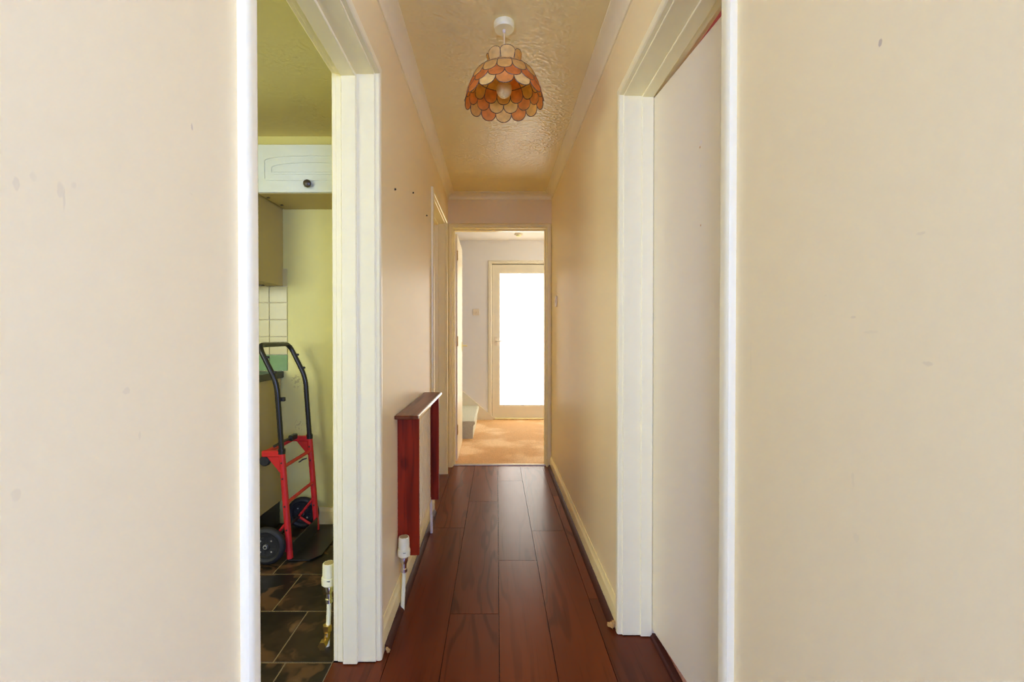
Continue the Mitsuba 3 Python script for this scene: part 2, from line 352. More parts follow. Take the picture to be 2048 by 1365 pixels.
# ---------------------------------------------------------------- door frames
AW, AT = .035, .018
def arch_profile():
    w, t = AW, AT
    return [(0, 0), (0, t*.72), (.003, t*.93), (.007, t), (w*.62, t), (w*.82, t*.93), (w*.95, t*.75), (w, t*.45), (w, 0)]
def frame(name, P, op, depth, stop, sides=(True, True), m='gloss_white', stop_t=.012, gap=.006, aw_l=None, aw_r=None, floor_gap=.0, near_m=None):
    """P(s, d, t): s along the wall, d from the wall's face (0) into the wall (positive), t height. stop=(d0,d1)"""
    s0, s1, H = op
    def solid(a0, a1, d0, d1, t0, t1, c=.0015):
        b = bx(a0, a1, d0, d1, t0, t1, c); b.vertices = np.array([P(*q) for q in b.vertices]); trimesh.repair.fix_normals(b); return b
    fg = floor_gap
    obj('jamb', solid(s0-LIN, s0, 0, depth, fg, H+LIN), m, name); obj('jamb', solid(s1, s1+LIN, 0, depth, fg, H+LIN), m, name)
    obj('head', solid(s0, s1, 0, depth, H, H+LIN), m, name)
    if stop:
        obj('stop', solid(s0, s0+stop_t, stop[0], stop[1], fg, H), m, name); obj('stop', solid(s1-stop_t, s1, stop[0], stop[1], fg, H), m, name)
        obj('stop', solid(s0+stop_t, s1-stop_t, stop[0], stop[1], H-stop_t, H), m, name)
    prof = arch_profile()
    for k, on in enumerate(sides):
        if not on: continue
        def Q(s, u_t, v): return P(s, -v if k == 0 else depth+v, u_t)
        wl, wr = (aw_l or AW)/AW, (aw_r or AW)/AW
        a = [Q(s0-gap-u*wl, fg, v) for u, v in prof]; b = [Q(s0-gap-u*wl, H+gap+u, v) for u, v in prof]
        c = [Q(s1+gap+u*wr, H+gap+u, v) for u, v in prof]; d = [Q(s1+gap+u*wr, fg, v) for u, v in prof]
        for r in ((a, b), (b, c), (c, d)): obj('architrave', loft(r), m, name, smooth=35)
struct('door_1', label='white painted frame of the open kitchen doorway on the left', category='door frame')
frame('door_1', lambda s, d, t: (XL-d, s, t), K_OP, WT, (.062, .112), floor_gap=.003)
struct('door_2', label='second doorway on the left, beyond the radiator', category='doorway')
frame('door_2', lambda s, d, t: (XL-d, s, t), L_OP, WT, (.055, .095), m='gloss_cream')
obj('leaf', bx(XL-.13, XL-.096, L_OP[0]+.003, L_OP[1]-.003, .008, L_OP[2]-.003, .002), 'gloss_cream', 'door_2')
struct('door_3', label='white painted frame and cream flush door, ajar, on the right', category='door')
frame('door_3', lambda s, d, t: (XR+d, s, t), R_OP, WT, (.067, .110), stop_t=.008, floor_gap=.003)
al = math.radians(4.6)
leaf = bx(0, .035, -.762, 0, .028, 2.0325, .002)
Ml = np.eye(4); Ml[:3, :3] = [[math.cos(al), -math.sin(al), 0], [math.sin(al), math.cos(al), 0], [0, 0, 1]]; Ml[:3, 3] = [XR+.1115, R_OP[1]-.004, 0]
tag(obj('leaf', moved(leaf, Ml), 'door_paint', 'door_3'), 'plain cream flush door leaf standing ajar')
for zz, rr, dy in ((1.725, .006, -.0), (1.712, .0035, .006), (1.655, .004, .004), (1.475, .003, 0.0)):
    yl = -.34+dy
    d = lathe([(.0, -.0006), (rr, -.0006), (rr*.8, .0006), (.0, .0006)], (0, yl, zz), 'x', 10)
    obj('filler_patch', moved(d, Ml), 'caulk' if rr < .0036 else 'plastic_cream', 'door_3')
struct('door_4', label='cream frame of the end doorway with its door opened into the hall', category='door')
frame('door_4', lambda s, d, t: (s, YE+d, t), E_OP, .13+.006, (.045, .085), m='gloss_cream', aw_l=.036, aw_r=.039)
# leaf of the end doorway, opened into the hall on the left
leaf = bx(-.035, 0, 0, .775, .012, 2.06, .002)
be = math.radians(1.0)
Me = np.eye(4); Me[:3, :3] = [[math.cos(be), -math.sin(be), 0], [math.sin(be), math.cos(be), 0], [0, 0, 1]]; Me[:3, 3] = [-.352, YE2+.012, 0]
lf = obj('leaf', moved(leaf, Me), 'gloss_hall', 'door_4')
hp = cat(bx(.0, .006, .70, .735, .985, 1.085, .002), tube([(.003, .717, 1.04), (.05, .717, 1.04), (.052, .62, 1.038)], .008, 10, .012))
tag(obj('handle', moved(hp, Me), 'plastic_white', lf), 'white lever handle')
for zz in (.25, 1.05, 1.82):
    obj('hinge', moved(cat(bx(-.004, .0022, -.006, .03, zz, zz+.09), lathe([(.004, 0), (.004, .09)], (.003, -.004, zz), 'z', 10)), Me), 'brass', lf)
# front door with its frosted pane
struct('door_5', label='cream front door with one tall frosted glass pane', category='door')
frame('door_5', lambda s, d, t: (s, YF+d, t), F_OP, .13, None, sides=(True, False), m='gloss_hall', aw_l=.05, aw_r=.05, gap=.004)
obj('sill', bx(F_OP[0], F_OP[1], YF+.002, YF+.128, .004, .021, .001), 'gloss_hall', 'door_5')
x0, x1, z0, z1 = F_OP[0]+.004, F_OP[1]-.004, .022, 2.112
GX0, GX1, GZ0, GZ1 = .034, .69, .190, 2.008
yd = YF+.012
ring = sbox(x0, z0, x1, z1).difference(sbox(GX0, GZ0, GX1, GZ1))
fd = obj('leaf', extrude_axis(ring, 'y', yd, yd+.044), 'gloss_hall', 'door_5', smooth=False)
bead = sbox(GX0, GZ0, GX1, GZ1).difference(sbox(GX0+.012, GZ0+.012, GX1-.012, GZ1-.012))
obj('glazing_bead', extrude_axis(bead, 'y', yd+.008, yd+.03), 'gloss_hall', fd, smooth=False)
emit('pane', bx(GX0+.004, GX1-.004, yd+.018, yd+.024, GZ0+.004, GZ1-.004), L_FRONT, fd, weight=2.5)
hz = CAMH-10/147.
hm = cat(bx(-.026, .016, yd-.007, yd, hz-.058, hz+.058, .002))
hd = obj('handle_plate', hm, 'plastic_cream', fd)
tag(obj('handle_lever', tube([(-.004, yd-.004, hz), (-.004, yd-.045, hz), (.095, yd-.05, hz)], .008, 10, .012), 'bright_metal', fd), 'grey metal lever handle')
wb = [(.0+t*.80-.02, YF-.012-.02*math.sin(math.pi*t), .018+.004*math.sin(math.pi*t)) for t in np.linspace(0, 1, 13)]
tag(obj('draught_strip', tube(wb, .012, 8), 'plastic_white', fd), 'pale bowed strip under the door')
# windows
def window(name, axis, a0, a1, z0, z1, face, out, radiance, weight=1.0):
    struct(name)
    def M(p):
        return extrude_axis(p, 'y' if axis == 'y' else 'x', face+min(out*.02, out*.08), face+max(out*.02, out*.08))
    fr = sbox(a0, z0, a1, z1); mid = (a0+a1)/2
    fr = fr.difference(sbox(a0+.05, z0+.05, mid-.03, z1-.05)).difference(sbox(mid+.03, z0+.05, a1-.05, z1-.05))
    obj('window_frame', M(fr), 'gloss_white', name, smooth=False)
    for p0, p1 in ((a0+.05, mid-.03), (mid+.03, a1-.05)):
        y0, y1 = face+out*.045, face+out*.051
        b = bx(p0, p1, y0, y1, z0+.05, z1-.05) if axis == 'y' else bx(y0, y1, p0, p1, z0+.05, z1-.05)
        emit('pane', b, radiance, name, weight=weight)
window('window_1', 'y', KW[0], KW[1], KW[2], KW[3], KY0, -1, L_KITCHEN)
window('window_4', 'y', *LWA, *LWZ, LBY, -1, L_ADDED_LOBBY, 4.0)  # added lobby window, placed to light the near walls and jambs
window('window_5', 'y', *LWB, *LWZ, LBY, -1, L_ADDED_LOBBY, 4.0)  # second added lobby window, lights the opposite wall and jamb
window('window_2', 'x', HW[0], HW[1], HW[2], HW[3], 1.65, 1, L_ADDED_HALL)  # added out of view to lift the hall far wall
window('window_3', 'x', BW[0], BW[1], BW[2], BW[3], 3.2, 1, L_ADDED_RIGHT, .3)  # added out of view to light the pink room

# ---------------------------------------------------------------- baseboards, beading, coving
def base_profile(h=.1, t=.015):
    return [(0, 0), (t, 0), (t, h*.74), (t*.86, h*.80), (t*.55, h*.86), (t*.34, h*.94), (t*.30, h), (0, h)]
def run_y(prof, X, sgn, y0, y1):
    return loft([[(X+sgn*u, y, v) for u, v in prof] for y in (y0, y1)])
bp = base_profile()
KA1 = K_OP[1]+.006+AW; LA0 = L_OP[0]-.006-AW; RA1 = R_OP[1]+.006+AW
struct('baseboard_left', run_y(bp, XL, 1, KA1, LA0), 'gloss_cream', 'cream moulded baseboard along the left wall', 'baseboard')
struct('baseboard_right', run_y(bp, XR, -1, RA1, YE), 'gloss_cream', 'cream moulded baseboard along the right wall', 'baseboard')
bead = [(.015, 0), (.037, 0), (.036, .006), (.031, .013), (.025, .018), (.019, .021), (.015, .022)]
struct('trim_1', run_y(bead, XL, 1, KA1+.022, LA0-.002), 'beading_wood', 'dark wood beading along the left baseboard', 'beading')
struct('trim_2', run_y(bead, XR, -1, RA1+.015, YE-.022), 'beading_wood', 'dark wood beading along the right baseboard', 'beading')
struct('baseboard_kitchen', loft([[(x, YK-u, v) for u, v in bp] for x in (-1.28, XLK-.004)]), 'gloss_cream', 'cream baseboard of the kitchen far wall', 'baseboard')
def cove_profile(c=.058, h=.055):
    pts = [(0, 0), (0, -h), (.006, -h), (.007, -h+.006)]
    for a in np.linspace(0, math.pi/2, 9)[1:-1]:
        pts.append((.007+(c-.013)*(1-math.cos(a)), -h+.006+(h-.013)*math.sin(a)))
    return pts+[(c-.006, -.007), (c-.005, -.006), (c, -.006), (c, 0)]
cp = cove_profile()
def cove(name, path, inward, label):
    """path of two corners on the wall; mitred at both ends"""
    (a, b), (na, nb), w = path, inward, None
    rings = []
    for (px, py), (dx, dy) in ((a, na), (b, nb)): rings.append([(px+dx*u, py+dy*u, HC+v) for u, v in cp])
    m = []
    n = len(cp); v = np.vstack(rings); f = []
    for i in range(n):
        j = (i+1) % n; f += [[i, j, j+n], [i, j+n, i+n]]
    tri = triangulate_polygon(Polygon(cp), engine='earcut')
    tm = trimesh.Trimesh(v, f, process=False)
    trimesh.repair.fix_normals(tm)
    struct(name, tm, 'coving_white', label, 'coving', smooth=35)
cove('trim_3', ((XL, YB), (XL, YE)), ((1, 1), (1, -1)), 'coving along the left top of the corridor')
cove('trim_4', ((XR, YB), (XR, YE)), ((-1, 1), (-1, -1)), 'coving along the right top of the corridor')
cove('trim_5', ((XL, YE), (XR, YE)), ((1, -1), (-1, -1)), 'coving above the end doorway')
# threshold bars
struct('trim_7', loft([[(x, YE+.050+u, v) for u, v in [(-.014, 0), (-.012, .006), (0, .010), (.012, .010), (.016, .004), (.016, 0)]] for x in (E_OP[0]+.001, E_OP[1]-.001)]), 'threshold_metal', 'metal threshold strip between laminate and orange carpet', 'threshold strip')
struct('trim_8', loft([[(XR+.118+u, y, v) for u, v in [(-.016, 0), (-.014, .008), (-.008, .012), (.008, .012), (.014, .008), (.016, 0)]] for y in (R_OP[0]+.001, R_OP[1]-.001)]), 'beading_wood', 'dark wood threshold under the ajar door', 'threshold strip')
# torn caulk at the ends of the beading
def crumb(x, y, z, s, seed):
    m = trimesh.creation.icosphere(2, 1.0); v = m.vertices*s
    v = v*(1+.9*(np.random.default_rng(seed).random((len(v), 1))-.5)); m.vertices = v*[.7, 1.1, .8]+[x, y, z]; return m
obj('caulk_crumb', cat(crumb(XR-.028, RA1+.008, .012, .012, 3), crumb(XR-.036, RA1+.02, .006, .008, 4), crumb(XR-.022, RA1+.004, .026, .008, 6)), 'caulk', 'trim_2')
obj('caulk_crumb', cat(crumb(XL+.030, KA1+.014, .006, .008, 5), crumb(XL+.026, KA1+.010, .016, .006, 8)), 'caulk', 'trim_1')
# thin white strip beside the kitchen architrave, screws left in the wall
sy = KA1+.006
obj('white_strip', loft([[(XL-.001, sy-.005, z), (XL+.004, sy-.004, z), (XL+.005, sy, z), (XL+.004, sy+.004, z), (XL-.001, sy+.005, z)] for z in (CAMH-.255, CAMH-.2, CAMH+.18, CAMH+.236)]), 'plastic_white', 'wall_left')
for px, py in ((790, 380), (826, 387), (853, 432)):
    y, z = px_wall(px, py, XL)
    obj('screw', lathe([(0, -.004), (.0035, -.004), (.0045, .004), (.003, .006), (0, .006)], (XL, y, z), 'x', 10), 'screw_dark', 'wall_left')

# ================================================================ things
# ---- pendant lamp with capiz shell shade
LX, LY = .030, 1.832
pl = thing('pendant_light', 'pendant lamp with a dome shade of amber capiz shells hanging from the ceiling', 'pendant light')
obj('ceiling_rose', lathe([(0, HC), (.041, HC), (.041, HC-.015), (.040, HC-.022), (.037, HC-.026), (.012, HC-.027), (0, HC-.027)], (LX, LY, 0), n=40), 'plastic_white', pl)
cg = obj('cord_grip', lathe([(0, HC-.026), (.0065, HC-.027), (.0065, HC-.036), (.004, HC-.040), (0, HC-.040)], (LX, LY, 0), n=20), 'plastic_cream', pl)
obj('cord', tube([(LX, LY, HC-.04), (LX+.001, LY, 2.28), (LX, LY, 2.205)], .0032, 10), 'cord_gold', pl)
bh = obj('bulb_holder', lathe([(0, 2.214), (.012, 2.214), (.017, 2.204), (.019, 2.178), (.019, 2.158), (0, 2.158)], (LX, LY, 0)), 'plastic_cream', pl)
bz = 2.120
tag(obj('bulb', lathe([(0, bz+.044), (.013, bz+.044), (.0145, bz+.036)]+[(.031*math.sin(a), bz-.002+.034*math.cos(a)) for a in np.linspace(.55, math.pi-.05, 16)]+[(0, bz-.036)], (LX, LY, 0), n=36), 'opal', pl), 'round opal bulb')
shade = f'{pl}__lamp_shade'
NODES = np.array([(.060, 1.066), (.1150, 1.032), (.1375, .986), (.1490, .954), (.1570, .920)])
from scipy.interpolate import PchipInterpolator
_sr, _sh = PchipInterpolator(range(5), NODES[:, 0]), PchipInterpolator(range(5), NODES[:, 1])
def surf(th, s, off=0.0):
    r, h = _sr(s), _sh(s); dr_, dh = _sr(s, 1), _sh(s, 1); L = np.hypot(dr_, dh)
    nr, nh = -dh/L, dr_/L
    r, h = r+off*nr, h+off*nh
    return np.stack([LX+r*np.sin(th), LY-r*np.cos(th), CAMH+h], -1)
NP = 14; HW_ = math.pi/NP
def arc(tip, notch):
    return lambda v: notch+(tip-notch)*np.sqrt(np.clip(1-np.abs(v)**2.2, 0, 1))
A_, B_, C_ = arc(2.0, 1.42), arc(3.0, 2.12), arc(4.0, 3.10)
ROWS = [('flat', lambda u: 0*u, lambda u: 0*u+1.0, 0), ('A', lambda u: 0*u+1.0, A_, 0), ('B', lambda u: A_(1-np.abs(u)), B_, 1), ('C', lambda u: B_(1-np.abs(u)), C_, 0)]
def shell(th0, top, bot, thick=.0009, nu=9, nv=4):
    u = np.sin(np.linspace(-math.pi/2, math.pi/2, nu)); w = np.linspace(0, 1, nv)
    U, W = np.meshgrid(u, w, indexing='ij'); s = top(U)*(1-W)+bot(U)*W; th = th0+U*HW_*.985
    v = np.vstack([surf(th, s, thick/2).reshape(-1, 3), surf(th, s, -thick/2).reshape(-1, 3)]); N = nu*nv; f = []
    idx = lambda i, j: i*nv+j
    for i in range(nu-1):
        for j in range(nv-1):
            a, b, c, d = idx(i, j), idx(i+1, j), idx(i+1, j+1), idx(i, j+1)
            f += [[a, b, c], [a, c, d], [a+N, c+N, b+N], [a+N, d+N, c+N]]
    bd = [idx(i, 0) for i in range(nu)]+[idx(nu-1, j) for j in range(1, nv)]+[idx(i, nv-1) for i in range(nu-2, -1, -1)]+[idx(0, j) for j in range(nv-2, 0, -1)]
    for k in range(len(bd)):
        a, b = bd[k], bd[(k+1) % len(bd)]; f += [[a, a+N, b+N], [a, b+N, b]]
    return trimesh.Trimesh(v, f, process=False)
came = []
WR = .0016
TONE = {'flat': 'aadaaabaadaaba', 'A': 'aaabaababaabaa', 'B': 'cccbbbddbbbccc', 'C': 'bdccbabdbabccd'}
for rname, top, bot, par in ROWS:
    for k in range(NP):
        th0 = (k+(.5 if par else 0))*2*math.pi/NP
        obj('shell', shell(th0, top, bot), 'capiz_'+TONE[rname][k], shade, smooth=True)
        u = np.sin(np.linspace(-math.pi/2, math.pi/2, 13))
        came.append(tube(surf(th0+u*HW_, bot(u), .0), WR, 6))
        s_top, s_bot = float(top(np.array(1.0))), float(bot(np.array(1.0)))
        if s_bot-s_top > .02: came.append(tube(surf(np.full(4, th0+HW_), np.linspace(s_top, s_bot, 4)), WR, 6))
came.append(tube(surf(np.linspace(0, 2*math.pi, 49), np.zeros(49)), WR*1.5, 6))
# collar of upright shells
NC = 7; CH0 = math.radians(12)
def csurf(th, w):    # w 0 foot .. 1 tip
    r = .059+.011*w; h = 1.062+.050*w
    return np.stack([LX+r*np.sin(th), LY-r*np.cos(th), CAMH+h], -1)
for k in range(NC):
    th0 = CH0+k*2*math.pi/NC; hw = math.pi/NC
    ctop = lambda u: .70+.30*np.sqrt(np.clip(1-np.abs(u)**2.2, 0, 1))
    u = np.sin(np.linspace(-math.pi/2, math.pi/2, 9)); w = np.linspace(0, 1, 4)
    U, W = np.meshgrid(u, w, indexing='ij'); ww = W*ctop(U)
    pts = csurf(th0+U*hw*.985*(.90+.13*ww), ww).reshape(-1, 3); n = len(pts)
    nrm = pts-np.array([LX, LY, 0]); nrm[:, 2] = 0; nrm /= np.linalg.norm(nrm, axis=1)[:, None]
    v = np.vstack([pts+nrm*.0005, pts-nrm*.0005]); f = []
    for i in range(8):
        for j in range(3):
            a, b, c, d = i*4+j, (i+1)*4+j, (i+1)*4+j+1, i*4+j+1
            f += [[a, b, c], [a, c, d], [a+n, c+n, b+n], [a+n, d+n, c+n]]
    bd = [i*4 for i in range(9)]+[32+j for j in (1, 2, 3)]+[i*4+3 for i in range(7, -1, -1)]+[2, 1]
    for q in range(len(bd)):
        a, b = bd[q], bd[(q+1) % len(bd)]; f += [[a, a+n, b+n], [a, b+n, b]]
    obj('shell', trimesh.Trimesh(v, f, process=False), 'capiz_d' if k % 3 == 0 else 'capiz_a', shade, smooth=True)
    uu = np.sin(np.linspace(-math.pi/2, math.pi/2, 11)); wt = ctop(uu)
    edge = np.vstack([csurf(np.full(3, th0)+(-hw)*(.90+.13*np.linspace(0, wt[0], 3)), np.linspace(0, wt[0], 3)), csurf(th0+uu*hw*(.90+.13*wt), wt)[1:-1], csurf(np.full(3, th0)+hw*(.90+.13*np.linspace(wt[-1], 0, 3)), np.linspace(wt[-1], 0, 3))])
    came.append(tube(edge, .0011, 6))
# spider that holds the shade on the bulb holder
for k in range(3):
    a = k*2*math.pi/3+.4
    came.append(tube([(LX+.018*math.sin(a), LY-.018*math.cos(a), 2.196), (LX+.060*math.sin(a), LY-.060*math.cos(a), CAMH+1.065)], .0016, 6))
came.append(tube([(LX+.019*math.sin(a), LY-.019*math.cos(a), 2.195) for a in np.linspace(0, 2*math.pi, 25)], .002, 6))
tag(obj('came', cat(*came), 'came', shade), 'dark metal edging between the shells')

# ---- radiator under the shelf, left wall
def trv(thing_key, x, y, floor_z, top, m_pipe='plastic_white'):
    """thermostatic valve: white head, chrome body, white pipe to the floor"""
    v = obj('valve_body', cat(lathe([(0, top-.075), (.0125, top-.075), (.0165, top-.090), (.0150, top-.105), (.0105, top-.112), (.0105, top-.130), (.0135, top-.133), (.0135, top-.146), (.009, top-.150), (0, top-.150)], (x, y, 0), n=24)), 'chrome', thing_key)
    hd = obj('valve_head', lathe([(0, top-.002), (.0175, top-.002), (.0195, top), (.0215, top-.002), (.0225, top-.008), (.0232, top-.050), (.0258, top-.052), (.0265, top-.060), (.0258, top-.078), (.021, top-.082), (0, top-.082)], (x, y, 0), n=36), 'plastic_white', thing_key)
    tag(obj('dial', lathe([(0, top+.0006), (.0165, top+.0006), (.0165, top-.003), (0, top-.003)], (x, y, 0), n=28), 'unit_beige', hd), 'grey disc on the valve head')
    obj('mark', bx(x-.001, x+.012, y-.0262, y-.0245, top-.0585, top-.0565), 'black_metal', hd)
    obj('pipe', tube([(x, y, top-.145), (x-.002, y, .10), (x-.006, y-.004, floor_z-.004)], .0085, 14), m_pipe, thing_key)
rad = thing('radiator', 'cream panel radiator under the dark wooden shelf on the left wall', 'radiator')
RY0, RY1, RZ0, RZ1 = 1.985, 2.600, .205, .755
n = 28; prof = []
pts = [(XL+.012, RY0)]
for i in range(int((RY1-RY0)/.046)):
    y = RY0+.006+i*.046
    pts += [(XL+.034, y), (XL+.050, y+.007), (XL+.050, y+.031), (XL+.034, y+.038)]
pts += [(XL+.044, RY1), (XL+.012, RY1)]
obj('panel', extrude_axis(Polygon(pts), 'z', RZ0+.02, RZ1-.02), 'radiator_cream', rad, smooth=False)
obj('bottom_rail', bx(XL+.012, XL+.050, RY0, RY1, RZ0, RZ0+.022, .004), 'radiator_cream', rad)
obj('top_rail', bx(XL+.012, XL+.050, RY0, RY1, RZ1-.022, RZ1, .004), 'radiator_cream', rad)
for y in (2.12, 2.46): obj('bracket', bx(XL-.001, XL+.014, y-.015, y+.015, .30, .62), 'radiator_cream', rad)
trv(rad, -.385, 1.905, 0, .306)
obj('valve_tail', tube([(-.385, 1.905, .196), (-.388, 1.95, .196), (-.388, 1.99, .216)], .008, 12), 'chrome', rad)
obj('lockshield_pipe', tube([(XL+.040, 2.612, .222), (XL+.040, 2.650, .215), (XL+.042, 2.652, .10), (XL+.044, 2.654, -.004)], .0085, 12, .02), 'plastic_cream', rad)

sh = thing('radiator_shelf', 'dark red wooden shelf with two end panels around the corridor radiator', 'radiator shelf')
T0 = .813
obj('top_board', bx(XL, -.322, 1.885, 2.685, T0-.016, T0, .0035), 'shelf_wood', sh)
obj('edge_highlight', bx(-.3235, -.3190, 1.888, 2.682, T0-.013, T0-.0015, .001), 'bright_metal', sh)  # pale strip stands in for the highlight along the board edge
obj('end_panel', bx(XL, -.329, 1.945, 1.965, .207, T0-.016, .0025), 'red_wood', sh)
obj('end_panel', bx(XL, -.329, 2.612, 2.632, .207, T0-.016, .0025), 'red_wood', sh)
obj('batten', bx(XL, XL+.018, 1.965, 2.612, T0-.046, T0-.016, .002), 'red_wood', sh)

# ---- switches
def plate(name, P, label, rockers):
    k = thing(name, label, 'light switch')
    def tr(m):
        m.vertices = np.array([P(*q) for q in m.vertices]); trimesh.repair.fix_normals(m); return m
    obj('plate', tr(bx(-.043, .043, 0, .009, -.043, .043, .003)), 'plastic_cream', k)
    for i in range(rockers):
        c = (i-(rockers-1)/2)*.024
        obj('rocker', tr(bx(c-.006, c+.006, .008, .0135, -.011, .011, .002)), 'plastic_cream', k)
    for sx in (-.03, .03):
        obj('screw', tr(lathe([(0, .007), (.003, .007), (.003, .0096), (0, .0096)], (sx, 0, 0), 'y', 10)), 'brass', k)
    return k
sx_, sz_ = (952-993)/F*YF, CAMH+(673-625)/F*YF
plate('light_switch', lambda a, d, t: (sx_+a, YF-d, sz_+t), 'double cream light switch on the pale hall wall left of the front door', 2)
sy_ = 3.665; sz2 = CAMH+(673-603.5)/F*sy_
plate('light_switch', lambda a, d, t: (XR-d, sy_+a, sz2+t), 'single cream light switch seen edge-on at the end of the right wall', 1)
cf = thing('ceiling_fitting', 'small round white fitting on the ceiling of the far hall', 'ceiling fitting')
cfx, cfy = (1037-993)/F*5.85, 5.85
obj('base', lathe([(0, HF), (.055, HF), (.055, HF-.012), (.050, HF-.018), (0, HF-.018)], (cfx, cfy, 0)), 'plastic_cream', cf)
obj('cap', lathe([(0, HF-.016), (.034, HF-.018), (.030, HF-.032), (.012, HF-.037), (0, HF-.037)], (cfx, cfy, 0)), 'plastic_white', cf)

# ---- staircase in the hall, rising to the left along the far wall
st = thing('staircase', 'sage green carpeted staircase rising to the left in the far hall', 'staircase')
SY0, SY1, SX, RISE, GO = 5.07, YF-.032, -.262, .2, .235
for i in range(7):
    xr = SX-i*GO
    pr = [(xr-GO-.02, RISE*i if i else .004), (xr, RISE*i if i else .004), (xr+.004, RISE*(i+1)-.045), (xr+.018, RISE*(i+1)-.040), (xr+.026, RISE*(i+1)-.026), (xr+.022, RISE*(i+1)-.008), (xr+.008, RISE*(i+1)), (xr-GO-.02, RISE*(i+1))]
    obj('step', extrude_axis(Polygon(pr), 'y', SY0, SY1), 'carpet_sage', st, smooth=25)
# wall string: foot at x=986 px, top edge rising 40 degrees
fx = (986-993)/F*(YF-.03); z_f = CAMH-(835-673)/F*(YF-.03)
sl = RISE/GO
poly = Polygon([(fx, .006), (fx, z_f), (fx-2.0, z_f+2.0*sl), (fx-2.0, z_f+2.0*sl-.42), (fx-.30, .006)])
tag(obj('wall_string', extrude_axis(poly, 'y', YF-.030, YF-.001), 'gloss_hall', st, smooth=False), 'cream painted sloping string along the wall')

# ---- kitchen units
wc = thing('wall_cabinet', 'white wall cupboard with an arched panel door high above the kitchen gap', 'wall cabinet')
CX0, CX1, CZ0, CZ1, CY0 = -1.283, -.665, 1.907, 2.167, 2.467
obj('body', bx(CX0, CX1, CY0+.020, YK, CZ0, CZ1, .001), 'unit_beige', wc, smooth=False)
dx0, dx1 = CX0+.004, -.690
dr_key = obj('door', bx(dx0, dx1, CY0, CY0+.019, CZ0+.002, CZ1-.002, .003), 'unit_white', wc)
def arched(x0, x1, z0, zs, zt, r=.016, n=16):
    cx = (x0+x1)/2; h = (x1-x0)/2
    top = [(cx+h*math.cos(a)*1.0, zs+(zt-zs)*math.sin(a)**.8) for a in np.linspace(0.02, math.pi-.02, n)]
    return Polygon([(x0, z0), (x1, z0)]+top).buffer(-r).buffer(r)
A1 = arched(-1.244, -.724, 1.971, 2.078, 2.109); A2 = arched(-1.206, -.762, 2.004, 2.040, 2.072)
for p in (A1.difference(A1.buffer(-.006)), A2.difference(A2.buffer(-.005))):
    obj('bead', extrude_axis(p, 'y', CY0-.004, CY0+.004), 'unit_white', dr_key, smooth=False)
obj('panel', extrude_axis(A2.buffer(-.012), 'y', CY0-.003, CY0+.004), 'unit_white', dr_key, smooth=False)
kx, kz = (619-993)/F*CY0, CAMH+(673-371)/F*CY0
tag(obj('knob', lathe([(0, CY0+.002), (.008, CY0+.002), (.0075, CY0-.010), (.017, CY0-.014), (.021, CY0-.021), (.019, CY0-.029), (.010, CY0-.034), (0, CY0-.035)], (kx, 0, kz), 'y', 28), 'bronze', dr_key), 'dark bronze round knob')
for px_, py_ in ((538, 396), (565, 411)):
    z_ = (CZ0-CAMH)*F/(673-py_); obj('cam_cap', lathe([(0, CZ0-.003), (.008, CZ0-.003), (.008, CZ0+.001), (0, CZ0+.001)], ((px_-993)/F*z_, z_, 0), 'z', 12), 'bronze', wc)
w2 = thing('wall_cabinet', 'tall beige sided wall cupboard above the tiled splashback', 'wall cabinet')
obj('body', bx(-2.3, -1.292, CY0+.020, YK, 1.443, 2.167, .001), 'unit_beige', w2, smooth=False)
for a, b in ((-2.296, -1.80), (-1.796, -1.296)):
    d2 = obj('door', bx(a, b, CY0, CY0+.019, 1.446, 2.164, .003), 'unit_white', w2)
    pp = arched(a+.05, b-.05, 1.50, 2.05, 2.10); obj('bead', extrude_axis(pp.difference(pp.buffer(-.006)), 'y', CY0-.004, CY0+.004), 'unit_white', d2, smooth=False)
obj('fixing', bx(-1.40, -1.375, 2.70, 2.73, 1.437, 1.445, .001), 'bronze', w2)
bc = thing('base_cabinet', 'beige sided base cupboard under the black worktop', 'base cabinet')
obj('body', bx(-2.8, -1.305, 2.235, YK-.010, .145, .888, .001), 'unit_beige', bc, smooth=False)
obj('plinth', bx(-2.8, -1.315, 2.29, YK-.010, 0, .145), 'black_top', bc, smooth=False)
for a, b in ((-2.796, -2.30), (-2.296, -1.80), (-1.796, -1.308)): obj('door', bx(a, b, 2.215, 2.234, .148, .885, .003), 'unit_white', bc)
wt = thing('worktop', 'black kitchen worktop end beside the hand truck handle', 'worktop')
obj('slab', bx(-2.8, -1.290, 2.19, YK, .888, .928, .004), 'black_top', wt)
# splashback tiles on the far wall
edges_z = [.930, 1.028, 1.137, 1.240, 1.343, 1.443, 1.548]
tx1 = -1.266; pitch = .1075
obj('grout', bx(tx1-6*pitch, tx1, YK-.003, YK+.001, .929, 1.548), 'grout_light', 'wall_kitchen_far', smooth=False)
for r in range(6):
    for c in range(6):
        b = tx1-c*pitch; a = b-pitch
        obj('tile', bx(a+.0015, b-.0015 if c else b, YK-.008, YK-.001, edges_z[r]+.0015, edges_z[r+1]-.0015, .0018), 'tile_green' if r == 0 else 'tile_cream', 'wall_kitchen_far')

